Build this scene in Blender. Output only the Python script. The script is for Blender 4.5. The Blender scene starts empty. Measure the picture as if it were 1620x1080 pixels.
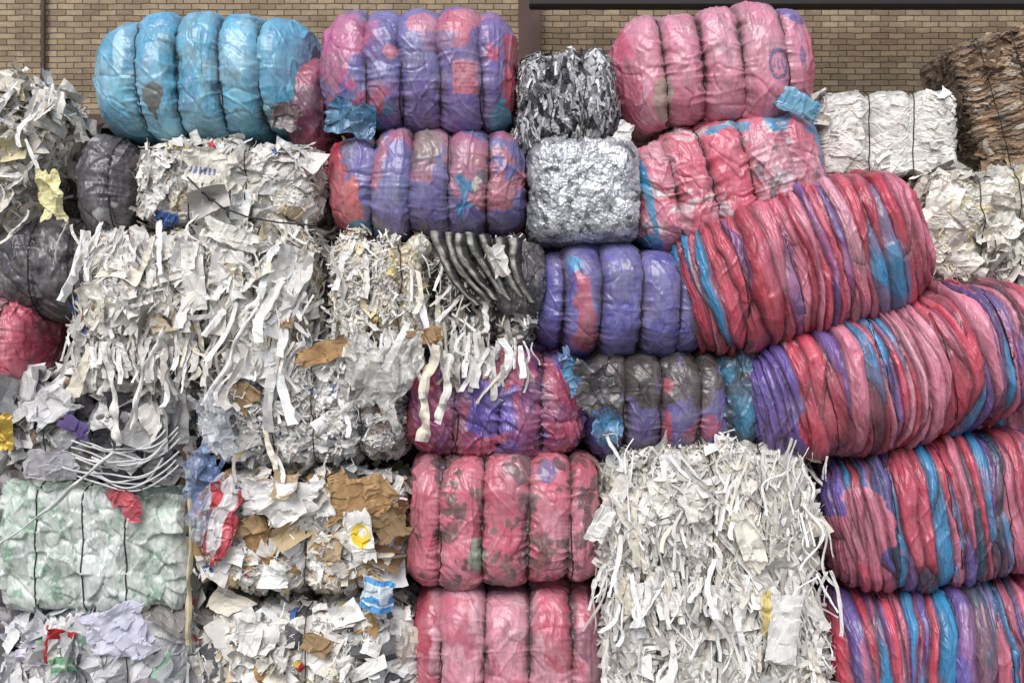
import bpy, numpy as np, math, random
from mathutils import Vector
U=0.0035; CAMD=6.0; CX=810; CZ=540; GZ=1160
CAMZ=(GZ-CZ)*U
col=bpy.context.scene.collection
def lin(c):
    c=np.asarray(c,float)/255.0
    return np.where(c<=0.04045,c/12.92,((c+0.055)/1.055)**2.4)
def elev(px,py,y):
    k=(CAMD+y)/CAMD
    return np.array([(px-CX)*U*k, y, CAMZ+(CZ-py)*U*k]),k
# ---------- noise
def h3(ix,iy,iz,seed):
    n=(ix.astype(np.int64)*374761393+iy.astype(np.int64)*668265263+iz.astype(np.int64)*2147483647+seed*1274126177)&0xffffffff
    n=((n^(n>>13))*1274126177)&0xffffffff
    n=((n^(n>>16))*2246822519)&0xffffffff
    n=n^(n>>15)
    return (n&0xffffff)/float(0xffffff)
def vn(x,y,z=0.0,seed=0):
    x,y,z=np.broadcast_arrays(np.asarray(x,float),np.asarray(y,float),np.asarray(z,float))
    ix=np.floor(x);iy=np.floor(y);iz=np.floor(z)
    fx=x-ix;fy=y-iy;fz=z-iz
    flat=np.all(z==z.flat[0])
    fx=fx*fx*fx*(fx*(fx*6-15)+10);fy=fy*fy*fy*(fy*(fy*6-15)+10);fz=fz*fz*(3-2*fz)
    r=0
    for a in (0,1):
        wa=fx if a else 1-fx
        for b in (0,1):
            wb=fy if b else 1-fy
            for c in ((0,1) if not flat else (0,)):
                wc=(fz if c else 1-fz) if not flat else 1.0
                r=r+wa*wb*wc*h3(ix+a,iy+b,iz+c,seed)
    return r*2-1
def fbm(x,y,z=0.0,seed=0,o=4):
    r=0;a=1.0;s=0
    for i in range(o):
        f=2.03**i
        r=r+a*vn(np.asarray(x)*f+i*7.3,np.asarray(y)*f+i*3.1,np.asarray(z)*f,seed+i*17);s+=a;a*=0.5
    return r/s*1.6
def ridge(x,y,z=0.0,seed=0,p=2.0):
    return (1-np.clip(np.abs(vn(x,y,z,seed))*1.8,0,1))**p
def worley(x,y,seed=0,an=1.0):
    ix=np.floor(x);iy=np.floor(y);z0=np.zeros_like(ix)
    F1=np.full(x.shape,9.);F2=np.full(x.shape,9.);I=np.zeros(x.shape);J=np.zeros(x.shape);DX=np.zeros(x.shape);DY=np.zeros(x.shape)
    for a in (-1,0,1):
        for b in (-1,0,1):
            cx=ix+a;cy=iy+b
            px=cx+h3(cx,cy,z0,seed);py=cy+h3(cx,cy,z0,seed+1)
            dx=x-px;dy=y-py
            if an!=1.0:
                th=h3(cx,cy,z0,seed+2)*np.pi;c=np.cos(th);s=np.sin(th)
                d=np.sqrt((dx*c+dy*s)**2*an+(-dx*s+dy*c)**2/an)
            else:d=np.sqrt(dx*dx+dy*dy)
            m=d<F1
            F2=np.where(m,F1,np.minimum(F2,d));F1=np.where(m,d,F1)
            I=np.where(m,cx,I);J=np.where(m,cy,J);DX=np.where(m,dx,DX);DY=np.where(m,dy,DY)
    return F1,F2,I,J,DX,DY
def sstep(a,b,x):
    t=np.clip((x-a)/(b-a),0,1);return t*t*(3-2*t)
# ---------- mesh util
def mk_mesh(name,V,F,cols=None,smooth=True,mat=None):
    V=np.asarray(V,np.float32).reshape(-1,3);F=np.asarray(F,np.int32)
    m=bpy.data.meshes.new(name)
    m.vertices.add(len(V));m.vertices.foreach_set("co",V.ravel())
    k=F.shape[1]
    m.loops.add(F.size);m.loops.foreach_set("vertex_index",F.ravel())
    m.polygons.add(len(F));m.polygons.foreach_set("loop_start",np.arange(0,F.size,k,dtype=np.int32))
    m.polygons.foreach_set("use_smooth",np.full(len(F),smooth))
    m.update(calc_edges=True)
    if cols is not None:
        at=m.color_attributes.new("Col",'FLOAT_COLOR','POINT')
        c=np.ones((len(V),4),np.float32);c[:,:3]=np.asarray(cols).reshape(-1,3)
        at.data.foreach_set("color",c.ravel())
    if mat:m.materials.append(mat)
    return m
def mk_obj(name,mesh,loc=(0,0,0),rot=(0,0,0),parent=None,label=None,category=None,group=None,kind=None):
    o=bpy.data.objects.new(name,mesh);col.objects.link(o)
    o.location=loc;o.rotation_euler=rot
    if parent:o.parent=parent
    if label:o["label"]=label
    if category:o["category"]=category
    if group:o["group"]=group
    if kind:o["kind"]=kind
    return o
def gridF(nu,nv,wrap=False):
    i=np.arange(nu-1)[:,None];j=np.arange(nv if wrap else nv-1)[None,:]
    j2=(j+1)%nv
    a=i*nv+j;b=i*nv+j2;c=(i+1)*nv+j2;d=(i+1)*nv+j
    return np.stack([a+0*b,b,c,d],-1).reshape(-1,4)
def tube(path,r,closed=True,k=6):
    P=np.asarray(path,float);n=len(P)
    if closed:T=np.roll(P,-1,0)-np.roll(P,1,0)
    else:T=np.gradient(P,axis=0)
    T/=np.linalg.norm(T,axis=1)[:,None]+1e-9
    ref=np.array([0.99,0.1,0.05]) if np.mean(np.abs(T[:,0]))<0.6 else np.array([0.05,0.99,0.1])
    A=np.cross(T,ref);A/=np.linalg.norm(A,axis=1)[:,None]+1e-9
    B=np.cross(T,A)
    th=np.linspace(0,2*np.pi,k,endpoint=False)
    V=P[:,None,:]+r*(np.cos(th)[None,:,None]*A[:,None,:]+np.sin(th)[None,:,None]*B[:,None,:])
    V=V.reshape(-1,3)
    F=gridF(n,k,True)
    if closed:
        j=np.arange(k);j2=(j+1)%k;a=(n-1)*k
        F=np.vstack([F,np.stack([a+j,a+j2,j2,j],-1)])
    return V,F
# ---------- materials
def nt(name):
    m=bpy.data.materials.new(name);m.use_nodes=True
    t=m.node_tree;b=t.nodes["Principled BSDF"];return m,t,b
def N(t,typ,**kw):
    n=t.nodes.new(typ)
    for k,v in kw.items():
        if k in n.inputs.keys():n.inputs[k].default_value=v
        else:setattr(n,k,v)
    return n
def attr_mat(name,rough=0.4,metal=0.0,bump=0.4,bscale=30,vary=0.35,dirt=0.25,bdist=0.01,spec=0.5,alpha=1.0,ridged=True,stretch=(1,1,1),rvar=0.2,dust=0.0,streak=0.0):
    m,t,b=nt(name)
    L=t.links.new
    a=N(t,'ShaderNodeAttribute');a.attribute_name="Col"
    tc=N(t,'ShaderNodeTexCoord')
    mp=N(t,'ShaderNodeMapping');mp.inputs['Scale'].default_value=stretch
    L(tc.outputs['Object'],mp.inputs['Vector'])
    n1=N(t,'ShaderNodeTexNoise',Scale=9.0,Detail=8.0,Roughness=0.65);L(mp.outputs[0],n1.inputs['Vector'])
    r1=N(t,'ShaderNodeMapRange');r1.inputs['From Min'].default_value=0.3;r1.inputs['From Max'].default_value=0.7
    r1.inputs['To Min'].default_value=1-vary;r1.inputs['To Max'].default_value=1+vary*0.5
    L(n1.outputs['Fac'],r1.inputs['Value'])
    mul=N(t,'ShaderNodeVectorMath',operation='SCALE');L(a.outputs['Color'],mul.inputs[0]);L(r1.outputs[0],mul.inputs['Scale'])
    src=mul.outputs[0]
    def overlay(src,scale,stretch_,lo,hi,f0,f1,colr,dist=.6):
        mq=N(t,'ShaderNodeMapping');mq.inputs['Scale'].default_value=stretch_;L(tc.outputs['Object'],mq.inputs['Vector'])
        nd=N(t,'ShaderNodeTexNoise',Scale=scale,Detail=7.0,Roughness=0.7,Distortion=dist);L(mq.outputs[0],nd.inputs['Vector'])
        rd=N(t,'ShaderNodeMapRange');rd.inputs['From Min'].default_value=lo;rd.inputs['From Max'].default_value=hi
        rd.inputs['To Min'].default_value=f0;rd.inputs['To Max'].default_value=f1;L(nd.outputs['Fac'],rd.inputs['Value'])
        md=N(t,'ShaderNodeMix',data_type='RGBA');L(rd.outputs[0],md.inputs['Factor']);L(src,md.inputs[6]);md.inputs[7].default_value=colr
        return md.outputs[2]
    if dust:src=overlay(src,5.0,(1,1,1),.38,.68,0.02,dust*1.5,(0.50,0.44,0.44,1))
    if streak:src=overlay(src,6.0,(3.5,1,.6),.5,.72,0.0,streak,(0.09,0.07,0.07,1),1.0)
    src=overlay(src,38.0,(1,1,1),.55,.75,0,dirt,(0.11,0.09,0.075,1),0)
    L(src,b.inputs['Base Color'])
    n3=N(t,'ShaderNodeTexNoise',Scale=float(bscale),Detail=4.0,Roughness=0.55,Distortion=1.2);L(mp.outputs[0],n3.inputs['Vector'])
    if ridged:
        n3.noise_type='RIDGED_MULTIFRACTAL'
        n3.normalize=True
    bp=N(t,'ShaderNodeBump',Strength=bump,Distance=bdist);L(n3.outputs['Fac'],bp.inputs['Height']);L(bp.outputs[0],b.inputs['Normal'])
    rr=N(t,'ShaderNodeMapRange');rr.inputs['To Min'].default_value=max(0.05,rough-rvar);rr.inputs['To Max'].default_value=min(1,rough+rvar)
    L(n1.outputs['Fac'],rr.inputs['Value']);L(rr.outputs[0],b.inputs['Roughness'])
    b.inputs['Metallic'].default_value=metal;b.inputs['Specular IOR Level'].default_value=spec
    b.inputs['Alpha'].default_value=alpha
    return m
FILM=attr_mat("plastic_film",rough=0.34,bump=0.45,bscale=14,vary=0.22,dirt=0.2,bdist=0.012,spec=0.65,dust=0.2,streak=.5,rvar=.14,stretch=(1.3,1,.8))
FOLD=attr_mat("folded_film",rough=0.36,bump=0.5,bscale=18,vary=0.25,dirt=0.2,bdist=0.011,stretch=(2.0,0.8,0.7),spec=0.6,dust=0.10,streak=.35,rvar=.12)
PAPER=attr_mat("waste_paper",rough=0.8,bump=0.25,bscale=40,vary=0.14,dirt=0.16,spec=0.2,ridged=False,bdist=0.004,rvar=0.1,streak=.14)
SHINY=attr_mat("shiny_scrap",rough=0.5,bump=0.4,bscale=30,vary=0.2,dirt=0.16,spec=0.38,streak=.14)
FOIL=attr_mat("aluminium_foil",rough=0.42,metal=0.4,bump=0.7,bscale=34,vary=0.25,dirt=0.2,bdist=0.010)
CLEAR=attr_mat("clear_film",rough=0.22,bump=0.8,bscale=16,vary=0.2,dirt=0.1,bdist=0.012,alpha=0.5,spec=0.8)
def plain(name,c,rough=0.6,metal=0,nscale=20,v=0.4):
    m,t,b=nt(name);L=t.links.new
    tc=N(t,'ShaderNodeTexCoord');n=N(t,'ShaderNodeTexNoise',Scale=float(nscale),Detail=6.0);L(tc.outputs['Object'],n.inputs['Vector'])
    cr=N(t,'ShaderNodeMix',data_type='RGBA');c=np.array(lin(c))
    cr.inputs[6].default_value=(*np.clip(c*(1-v),0,1),1);cr.inputs[7].default_value=(*np.clip(c*(1+v),0,1),1)
    L(n.outputs['Fac'],cr.inputs['Factor']);L(cr.outputs[2],b.inputs['Base Color'])
    b.inputs['Roughness'].default_value=rough;b.inputs['Metallic'].default_value=metal
    return m
WIRE=plain("tie_wire",(52,48,48),0.5,0.3)
RUST=plain("rusty_steel",(84,64,56),0.7,0.2,6)
DARKST=plain("dark_steel",(40,36,35),0.6,0.3,8)
DARK=plain("dark_door",(26,24,23),0.8,0,5)
CONC=plain("concrete_ground",(120,115,108),0.9,0,3,0.25)

# ---------- bale body
def arcres(X,Y,n,closed,wt=None):
    d=np.hypot(np.diff(X),np.diff(Y));s=np.concatenate([[0],np.cumsum(d)])
    if wt is None:
        q=np.linspace(0,s[-1],n,endpoint=not closed)
    else:
        w=np.concatenate([[0],np.cumsum(d*wt)])
        q=np.interp(np.linspace(0,w[-1],n,endpoint=not closed),w,s)
    return np.interp(q,s,X),np.interp(q,s,Y),q,s[-1]
def body(W,H,D,NU,NV,nc=3.0,pc=5.0):
    ph=np.linspace(-np.pi/2,np.pi/2,4001)
    X=np.sign(np.sin(ph))*np.abs(np.sin(ph))**(2/pc)*W/2;E=np.abs(np.cos(ph))**(2/pc)
    xs,es,ax,La=arcres(X,E*H/2,NU,False);es=es/(H/2);ax=ax-La/2
    th=np.linspace(0,2*np.pi,6001)
    cy=np.sign(np.cos(th))*np.abs(np.cos(th))**(2/nc);cz=np.sign(np.sin(th))*np.abs(np.sin(th))**(2/nc)
    wt=np.where(cy[:-1]>0.2,0.25,1.0)
    yy,zz,s,Ls=arcres(cy*D/2,cz*H/2,NV,True,wt)
    P=np.zeros((NU,NV,3));P[...,0]=xs[:,None];P[...,1]=es[:,None]*yy[None];P[...,2]=es[:,None]*zz[None]
    return P,ax[:,None]+0*s[None],s[None]+0*ax[:,None],es
def normals(P):
    du=np.gradient(P,axis=0)
    dv=np.roll(P,-1,1)-np.roll(P,1,1)
    n=np.cross(du,dv);n/=np.linalg.norm(n,axis=2)[...,None]+1e-12
    if np.mean(np.sum(n*P,2))<0:n=-n
    return n
def tocol(shape,c):return np.broadcast_to(lin(c),shape+(3,)).copy()
def patches(C,X,Z,lst,seed):
    for k,(cx,cz,rx,rz,c,nz) in enumerate(lst):
        d=np.sqrt(((X-cx)/rx)**2+((Z-cz)/rz)**2)+nz*fbm(X*4,Z*3,seed+k,seed+k*5,4)
        m=(1-sstep(0.93,1.05,d))[...,None]
        C[:]=C*(1-m)+lin(c)*m
GF="stacked bales of plastic film";GP="stacked bales of waste paper"
def strapobjs(P,n,xs_fracs,W,parent,r=0.004,off=0.003,nm="strap"):
    xm=np.mean(P[...,0],axis=1)
    for k,f in enumerate(xs_fracs):
        i=int(np.argmin(np.abs(xm-f*W/2)))
        path=P[i]+n[i]*off
        for _ in range(3):path=(np.roll(path,1,0)+path*2+np.roll(path,-1,0))/4
        path=path[::3]
        V,F=tube(path,r)
        mk_obj(nm,mk_mesh(nm,V,F,None,True,WIRE),parent=parent)
def lobed(box,yf,D,straps,color,layers=(),pat=(),tilt=0,seed=1,dip=0.2,nc=3.0,pc=4.0,label="",wr=1.0,mat=None,name="plastic_bale",marks=None,NUV=(400,290),cr=1.0,wires=None,grp=None,shade_dirtc=(60,42,44),shards=None,cf=1.0,big=1.0):
    cx,cy,w,h=box
    c,k=elev(cx,cy,yf+0.12);W=w*U*k;H=h*U*k
    P,A,S,es=body(W,H,D,NUV[0],NUV[1],nc,pc)
    x=P[...,0]
    sx=np.array(sorted(straps))*W/2
    xw=x+0.020*vn(S*1.7,0*x,0,seed+9)+0.006*vn(S*6,0*x,0,seed+19)
    if len(sx):
        d=np.min(np.abs(xw[...,None]-sx),axis=-1)
        bnd=np.concatenate([[-W/2*1.02],sx,[W/2*1.02]])
        idx=np.clip(np.searchsorted(bnd,xw)-1,0,len(bnd)-2)
        half=(bnd[idx+1]-bnd[idx])/2
        t=np.clip(d/half,0,1)
        f=np.sqrt(1-(1-t)**2.6+1e-9)
        lob=1+0.08*vn(idx*3.7,0*x+seed,0,seed+2)
    else:
        d=np.full_like(x,9.);f=np.ones_like(x);lob=1
    P[...,1]*=(1-0.8*dip*(1-f));P[...,2]*=(1-dip*(1-f))*lob
    n=normals(P)
    wp=0.08*fbm(x*3,S*3,0,seed+1,3)
    nearst=np.exp(-d/0.06)
    msk=0.25+0.75*sstep(-.3,.5,fbm(A*3.5,S*3.5,0,seed+44,2))
    disp=0.022*big*fbm(P[...,0]*3,P[...,1]*3,P[...,2]*3,seed+3,2)
    disp+=wr*0.007*ridge((A+wp*.6)*16,(S-wp)*1.1,0,seed+4,1.8)*msk
    disp+=wr*0.003*ridge((A+wp*.5)*42,(S-wp)*1.8,0,seed+14,2.0)*msk
    disp+=wr*0.011*ridge(A*4+wp*6,S*18+wp*10,0,seed+5,1.3)*nearst
    disp+=wr*0.0045*ridge(A*6+wp*6,S*40+wp*10,0,seed+15,1.3)*nearst
    u1=(A*0.85+S*0.5);v1=(S*0.85-A*0.5);u2=(A*0.85-S*0.5);v2=(S*0.85+A*0.5)
    disp+=wr*0.0055*ridge(u1*13+wp*9,v1*2.0+wp*4,0,seed+6,3.6)*msk
    disp+=wr*0.0055*ridge(u2*15+wp*9,v2*2.2+wp*4,0,seed+7,3.6)*(1.25-msk)
    disp+=wr*0.0022*ridge(u2*34+wp*14,v1*8+wp*6,0,seed+27,2.5)*msk
    disp-=wr*0.006*cr*ridge(u2*5+wp*12,v1*5+wp*7,0,seed+17,6)
    disp+=wr*0.0012*fbm(A*30,S*22,0,seed+8,2)
    if cr>1:
        F1,F2,I,J,DX,DY=worley(A*14*cf+wp*5,S*14*cf,seed+70,1.6)
        z0=I*0
        disp+=(cr-1)*(0.055*(DX*(h3(I,J,z0,seed+71)-.5)+DY*(h3(I,J,z0,seed+72)-.5))+0.006*(h3(I,J,z0,seed+73)-.5))/cf
        F1,F2,I2,J2,DX,DY=worley(A*34*cf+wp*9,S*34*cf,seed+80,1.6)
        disp+=(cr-1)*0.011*(DX*(h3(I2,J2,z0,seed+81)-.5)+DY*(h3(I2,J2,z0,seed+82)-.5))
    endm=sstep(0.72,1.0,np.abs(x)/(W/2))
    disp+=endm*0.016*ridge(A*12,S*3+wp*8,0,seed+10,1.5)
    disp*=np.clip(es,0,1)[:,None]**0.3
    P=P+n*disp[...,None]
    Xn=P[...,0]/(W/2);Zn=P[...,2]/(H/2)
    C=tocol(x.shape,color)
    for q,(cc,thr,fx,fz,amt) in enumerate(layers):
        nn=fbm(A*fx+wp*4,S*fz+wp*4,q,seed+30+q*7,4)
        mm=(sstep(thr-0.05,thr+0.05,nn)*amt)[...,None];C=C*(1-mm)+lin(cc)*mm
    if shards:
        for q,(cc,pr,fq) in enumerate(shards):
            F1,F2,I,J,DX,DY=worley(A*fq+wp*8,S*fq*.7+wp*6,seed+90+q*5,2.2)
            dens=fbm(A*4,S*4,q+1,seed+95,2)*.45
            mm=((h3(I,J,I*0,seed+91+q)<pr+dens)&(F2-F1>.04))[...,None]*.82
            C=C*(1-mm)+lin(cc)*mm*(.6+.8*h3(I,J,I*0,seed+97))[...,None]
    patches(C,Xn,Zn,pat,seed+50)
    if marks:marks(C,P,W,H)
    hl=ridge(A*14+wp*10,S*3,0,seed+61,3)[...,None]*0.18  # highlight and haze streaks painted into the film colour
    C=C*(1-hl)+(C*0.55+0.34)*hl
    g=(0.75*np.exp(-d/0.013)+0.26*np.exp(-d/.035)+0.22*sstep(0.2,0.9,fbm(A*6,S*4,0,seed+60,5)))[...,None]  # crease shade painted in at the straps, plus noise-spread dirt
    g=np.clip(g,0,.88)
    C=C*(1-g)+lin(shade_dirtc)*g
    o=mk_obj(name,mk_mesh(name,P,gridF(*P.shape[:2],True),C,True,mat or FILM),loc=(c[0],yf+D/2,c[2]),rot=(0,-math.radians(tilt),0),label=label,category="plastic bale",group=grp or GF)
    strapobjs(P,normals(P),straps if wires is None else wires,W,o,r=0.0042,off=0.002)
    return o
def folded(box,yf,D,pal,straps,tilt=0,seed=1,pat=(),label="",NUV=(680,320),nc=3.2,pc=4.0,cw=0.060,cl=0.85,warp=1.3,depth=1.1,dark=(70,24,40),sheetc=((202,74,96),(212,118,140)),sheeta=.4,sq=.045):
    cx,cy,w,h=box
    c,k=elev(cx,cy,yf+0.12);W=w*U*k;H=h*U*k
    P,A,S,es=body(W,H,D,NUV[0],NUV[1],nc,pc)
    x=P[...,0]
    sx=np.array(straps)*W/2
    d=np.min(np.abs(x[...,None]-sx),axis=-1)
    f=1-0.06*np.exp(-d/0.05);P[...,1]*=f;P[...,2]*=f
    n=normals(P)
    Aw=A+warp*(0.06*vn(S*1.3+3,A*1.0,0,seed+1)+0.020*vn(S*3,A*4,0,seed+2))+0.006*vn(S*10,A*20,0,seed+3)
    Aw=Aw+sq*np.sin(Aw*9+seed)
    F1,F2,I,J,DX,DY=worley(Aw/cw,S/cl+0.15*vn(A*5,S*3,0,seed+9),seed+30)
    e=np.clip((F2-F1)*1.6,0,1)
    z0=I*0
    wp=0.08*fbm(A*3,S*3,0,seed+11,3)
    cov=sstep(.08,.42,fbm((A+wp)*7,(S+wp)*2.0,0,seed+77,4))*sheeta
    disp=depth*(1-.6*cov)*(0.033*np.sqrt(e)+0.036*(h3(I,J,z0,seed+31)-.5)*np.sqrt(e))
    G1,G2,K,M,_,_=worley(Aw/(cw*.33)+0.6*vn(S*4,A*6,0,seed+8),S/(cl*.6),seed+40)
    e2=np.clip((G2-G1)*1.5,0,1)
    disp+=0.008*np.sqrt(e2)*(1-.4*cov)
    disp+=0.03*fbm(P[...,0]*2,P[...,1]*2,P[...,2]*2,seed+5,3)
    disp+=0.009*ridge((A*.87+S*.33)*17+wp*11,(S*.87-A*.33)*2.6,0,seed+6,2.3)
    disp+=0.006*ridge((A*.95-S*.22)*32+wp*11,(S*.95+A*.22)*3.2,0,seed+16,2.3)
    disp+=0.006*cov*ridge((A*.8-S*.5)*12+wp*12,(S*.8+A*.5)*5,0,seed+26,2)
    disp+=0.0015*fbm(A*50,S*16,0,seed+7,2)
    disp*=np.clip(es,0,1)[:,None]**0.4
    P=P+n*disp[...,None]
    pc_=np.array([lin(p[0]) for p in pal]);pw=np.array([p[1] for p in pal],float);pw/=pw.sum()
    cum=np.cumsum(pw)
    C=pc_[np.clip(np.searchsorted(cum,h3(I,J,z0,seed+21)),0,len(pal)-1)]
    ci2=np.clip(np.searchsorted(cum,h3(K,M,z0,seed+23)),0,len(pal)-1);m=((h3(K,M,z0+1,seed+24)<0.16)*0.8)[...,None]
    C=C*(1-m)+pc_[ci2]*m
    sc_=sstep(-.2,.2,fbm(A*5,S*1.8,0,seed+78,3))[...,None]
    cvc=lin(sheetc[0])*(1-sc_)+lin(sheetc[1])*sc_
    cv=cov[...,None];C=C*(1-cv)+cvc*cv
    C=C*(0.86+0.30*h3(K,M,z0,seed+25))[...,None]
    Xn=P[...,0]/(W/2);Zn=P[...,2]/(H/2)
    patches(C,Xn,Zn,pat,seed+50)
    hl=ridge(A*26,S*2.0,0,seed+61,3)[...,None]*0.25;C=C*(1-hl)+(C*0.75+0.15)*hl  # pale streaks paint highlights onto the folds
    g=np.clip((0.9*(1-np.sqrt(e))**1.1+.2*(1-np.sqrt(e2))**2)*(1-.4*cov),0,.9)[...,None]  # shade painted into the gaps between folds
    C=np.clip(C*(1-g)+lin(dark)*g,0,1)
    o=mk_obj("plastic_bale",mk_mesh("plastic_bale",P,gridF(*P.shape[:2],True),C,True,FOLD),loc=(c[0],yf+D/2,c[2]),rot=(0,-math.radians(tilt),0),label=label,category="plastic bale",group=GF)
    strapobjs(P,normals(P),straps,W,o,r=0.0035,off=0.001)
    return o
# ---------- scraps
def scrap_mesh(name,C,Nm,rng,Lr,ratio,vert,kap,lift,tilt,pal,nu=6,nv=3,crump=0.1,hang=False,mat=None,taper=0.4):
    n_=len(C)
    L=rng.uniform(0,1,n_)**2*(Lr[1]-Lr[0])+Lr[0]
    Wd=L*rng.uniform(ratio[0],ratio[1],n_)
    nn=Nm+tilt*rng.normal(size=(n_,3));nn/=np.linalg.norm(nn,axis=1)[:,None]
    r=np.array([0,0,-1.0])*vert+rng.normal(size=(n_,3))*(1-vert)
    a=r-nn*np.sum(r*nn,1)[:,None];a/=np.linalg.norm(a,axis=1)[:,None]+1e-9
    b=np.cross(nn,a)
    C=C+Nm*rng.exponential(lift,n_)[:,None]
    s=np.linspace(0 if hang else -.5,1 if hang else .5,nu)[None,:,None];t=np.linspace(-.5,.5,nv)[None,None,:]
    K=(rng.normal(0,kap,n_))[:,None,None]+1e-3;K2=rng.normal(0,0.5,n_)[:,None,None]
    L_=L[:,None,None];W_=Wd[:,None,None]
    ua=np.sin(K*s)/K*L_;un=(1-np.cos(K*s))/K*L_
    sway=rng.normal(0,0.22,n_)[:,None,None]*np.sin(s*rng.uniform(2,6,n_)[:,None,None]+rng.uniform(0,6,n_)[:,None,None])*L_*0.5
    tp=1+rng.normal(0,taper,n_)[:,None,None]*s
    ub=t*W_*tp+(sway if hang else sway*.6);un=un+K2*t*t*W_*2+rng.normal(0,0.5,n_)[:,None,None]*s*t*W_
    ua=ua+0*t;ub=ub+0*s
    j=rng.normal(0,1,(n_,nu,nv,3))*crump*W_[...,None]*np.array([0.6,0.6,1.0])
    P=C[:,None,None,:]+a[:,None,None,:]*(ua+j[...,0])[...,None]+b[:,None,None,:]*(ub+j[...,1])[...,None]+nn[:,None,None,:]*(un+j[...,2])[...,None]
    base=gridF(nu,nv)
    F=(base[None]+(np.arange(n_)*nu*nv)[:,None,None]).reshape(-1,4)
    pcs=np.array([lin(p[0]) for p in pal]);pw=np.array([p[1] for p in pal],float);pw/=pw.sum()
    ci=rng.choice(len(pal),n_,p=pw);cc=pcs[ci]*rng.uniform(0.8,1.05,n_)[:,None]
    cols=np.repeat(np.clip(cc,0,0.9),nu*nv,axis=0)
    return mk_mesh(name,P.reshape(-1,3),F,cols,False,mat or PAPER)
WHT=[((244,241,235),9),((233,229,222),7),((216,211,203),3.5),((236,228,210),2.5),((190,183,174),1.8),((208,190,158),.9),((156,124,92),.6),((84,80,80),.6),((226,202,110),.3),((80,110,170),.2),((190,60,70),.15)]
SHRED=[((245,242,237),8),((235,231,224),6),((218,213,206),3.5),((233,225,206),2),((192,186,178),1.2)]
def paper(box,yf,D,pal,count=2600,Lr=(0.04,0.2),ratio=(0.15,0.8),vert=0.2,kap=0.7,lift=0.007,tilt=0.22,seed=1,straps=(-.5,0,.5),label="",tilt_deg=0,nc=4.2,pc=5.2,hang=False,mat=None,crump=0.06,big=0,bigL=(0.12,0.28),wire=0.0038,taper=0.4,name="paper_bale",cat="paper bale",shred=0,fringe=0,bulge=0.035,f1=12,f2=34,an=1.7,sx=1.0,rel=1.0,strippal=None,grp=None,res=(380,310),fl=(0.06,0.34),cl=1.0,smooth=False,fw=(.04,.13),sl=(0.035,0.19),planar=False,seam=0):
    cx,cy,w,h=box;rng=np.random.default_rng(seed)
    c,k=elev(cx,cy,yf);W=(w-8)*U*k;H=(h-15)*U*k
    P,A,S,es=body(W,H,D,res[0],res[1],nc,pc)
    n=normals(P)
    if planar:
        AA=P[...,0]+P[...,1];SS=P[...,2]+.3*np.where(np.abs(n[...,2])>.6,P[...,1],0)
    else:AA,SS=A,S
    wp=0.03*fbm(A*5,S*5,0,seed+2,2)
    disp=bulge*fbm(P[...,0]*3,P[...,1]*3,P[...,2]*3,seed+3,2)
    pcs=np.array([lin(p[0]) for p in pal]);pw=np.array([p[1] for p in pal],float);pw/=pw.sum();cum=np.cumsum(pw)
    F1,F2,I,J,DX,DY=worley((AA+wp)*f1*sx,(SS+wp)*f1/sx,seed+70,an);z0=I*0
    disp+=rel*((DX*(h3(I,J,z0,seed+71)-.5)+DY*(h3(I,J,z0,seed+72)-.5))*0.07+0.035*(h3(I,J,z0,seed+73)-.5))
    C1=pcs[np.clip(np.searchsorted(cum,h3(I,J,z0,seed+74)),0,len(pal)-1)]
    F1,F2,I2,J2,DX,DY=worley((AA+wp*2)*f2*sx,(SS-wp*2)*f2/sx,seed+80,an)
    disp+=rel*((DX*(h3(I2,J2,z0,seed+81)-.5)+DY*(h3(I2,J2,z0,seed+82)-.5))*0.03+0.012*(h3(I2,J2,z0,seed+83)-.5))
    C2=pcs[np.clip(np.searchsorted(cum,h3(I2,J2,z0,seed+84)),0,len(pal)-1)]
    m=(h3(I,J,z0+3,seed+75)<0.5)[...,None]*1.0
    C=C1*(1-m)+C2*m
    C=np.clip(C*(0.8+0.28*h3(I2,J2,z0,seed+85))[...,None],0,.9)
    g=(0.38*sstep(0.05,0.85,fbm(A*9,S*9,0,seed+6,4)))[...,None];C=C*(1-g)+lin((108,102,95))*g
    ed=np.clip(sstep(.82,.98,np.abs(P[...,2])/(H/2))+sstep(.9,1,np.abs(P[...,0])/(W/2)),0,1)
    g=(.42*ed)[...,None];C=C*(1-g)+lin((84,79,74))*g  # bale edges painted darker to deepen the shade in the gaps
    dd=np.full(A.shape,9.)
    if len(straps):
        dd=np.min(np.abs(P[...,0][...,None]-np.array(straps)*W/2),axis=-1)
        disp-=0.04*np.exp(-(dd/0.035)**2)
    disp*=np.clip(es,0,1)[:,None]**0.4
    P=P+n*disp[...,None]
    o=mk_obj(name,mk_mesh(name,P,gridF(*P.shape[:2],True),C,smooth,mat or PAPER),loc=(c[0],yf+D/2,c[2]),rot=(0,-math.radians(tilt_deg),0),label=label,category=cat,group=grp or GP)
    n=normals(P)
    for _ in range(4):
        n=(n+np.roll(n,1,1)+np.roll(n,-1,1)+np.roll(n,3,1)+np.roll(n,-3,1));n[1:-1]=n[:-2]+n[1:-1]+n[2:]
        n/=np.linalg.norm(n,axis=2)[...,None]+1e-9
    du=np.linalg.norm(np.gradient(P,axis=0),axis=2);dv=np.linalg.norm(np.roll(P,-1,1)-P,axis=2)
    clump=0.08+1.7*sstep(-0.25,0.7,fbm(A*3.5,S*3.5,0,seed+99,3))*cl
    w_=du*dv*np.where(P[...,1]<-D*0.1,1.0,0.12)*np.where(n[...,2]<-0.5,0.05,1)*clump*(1-.8*np.exp(-(dd/0.022)**2))*(.2+.8*np.clip(-n[...,1],0,1))
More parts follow.
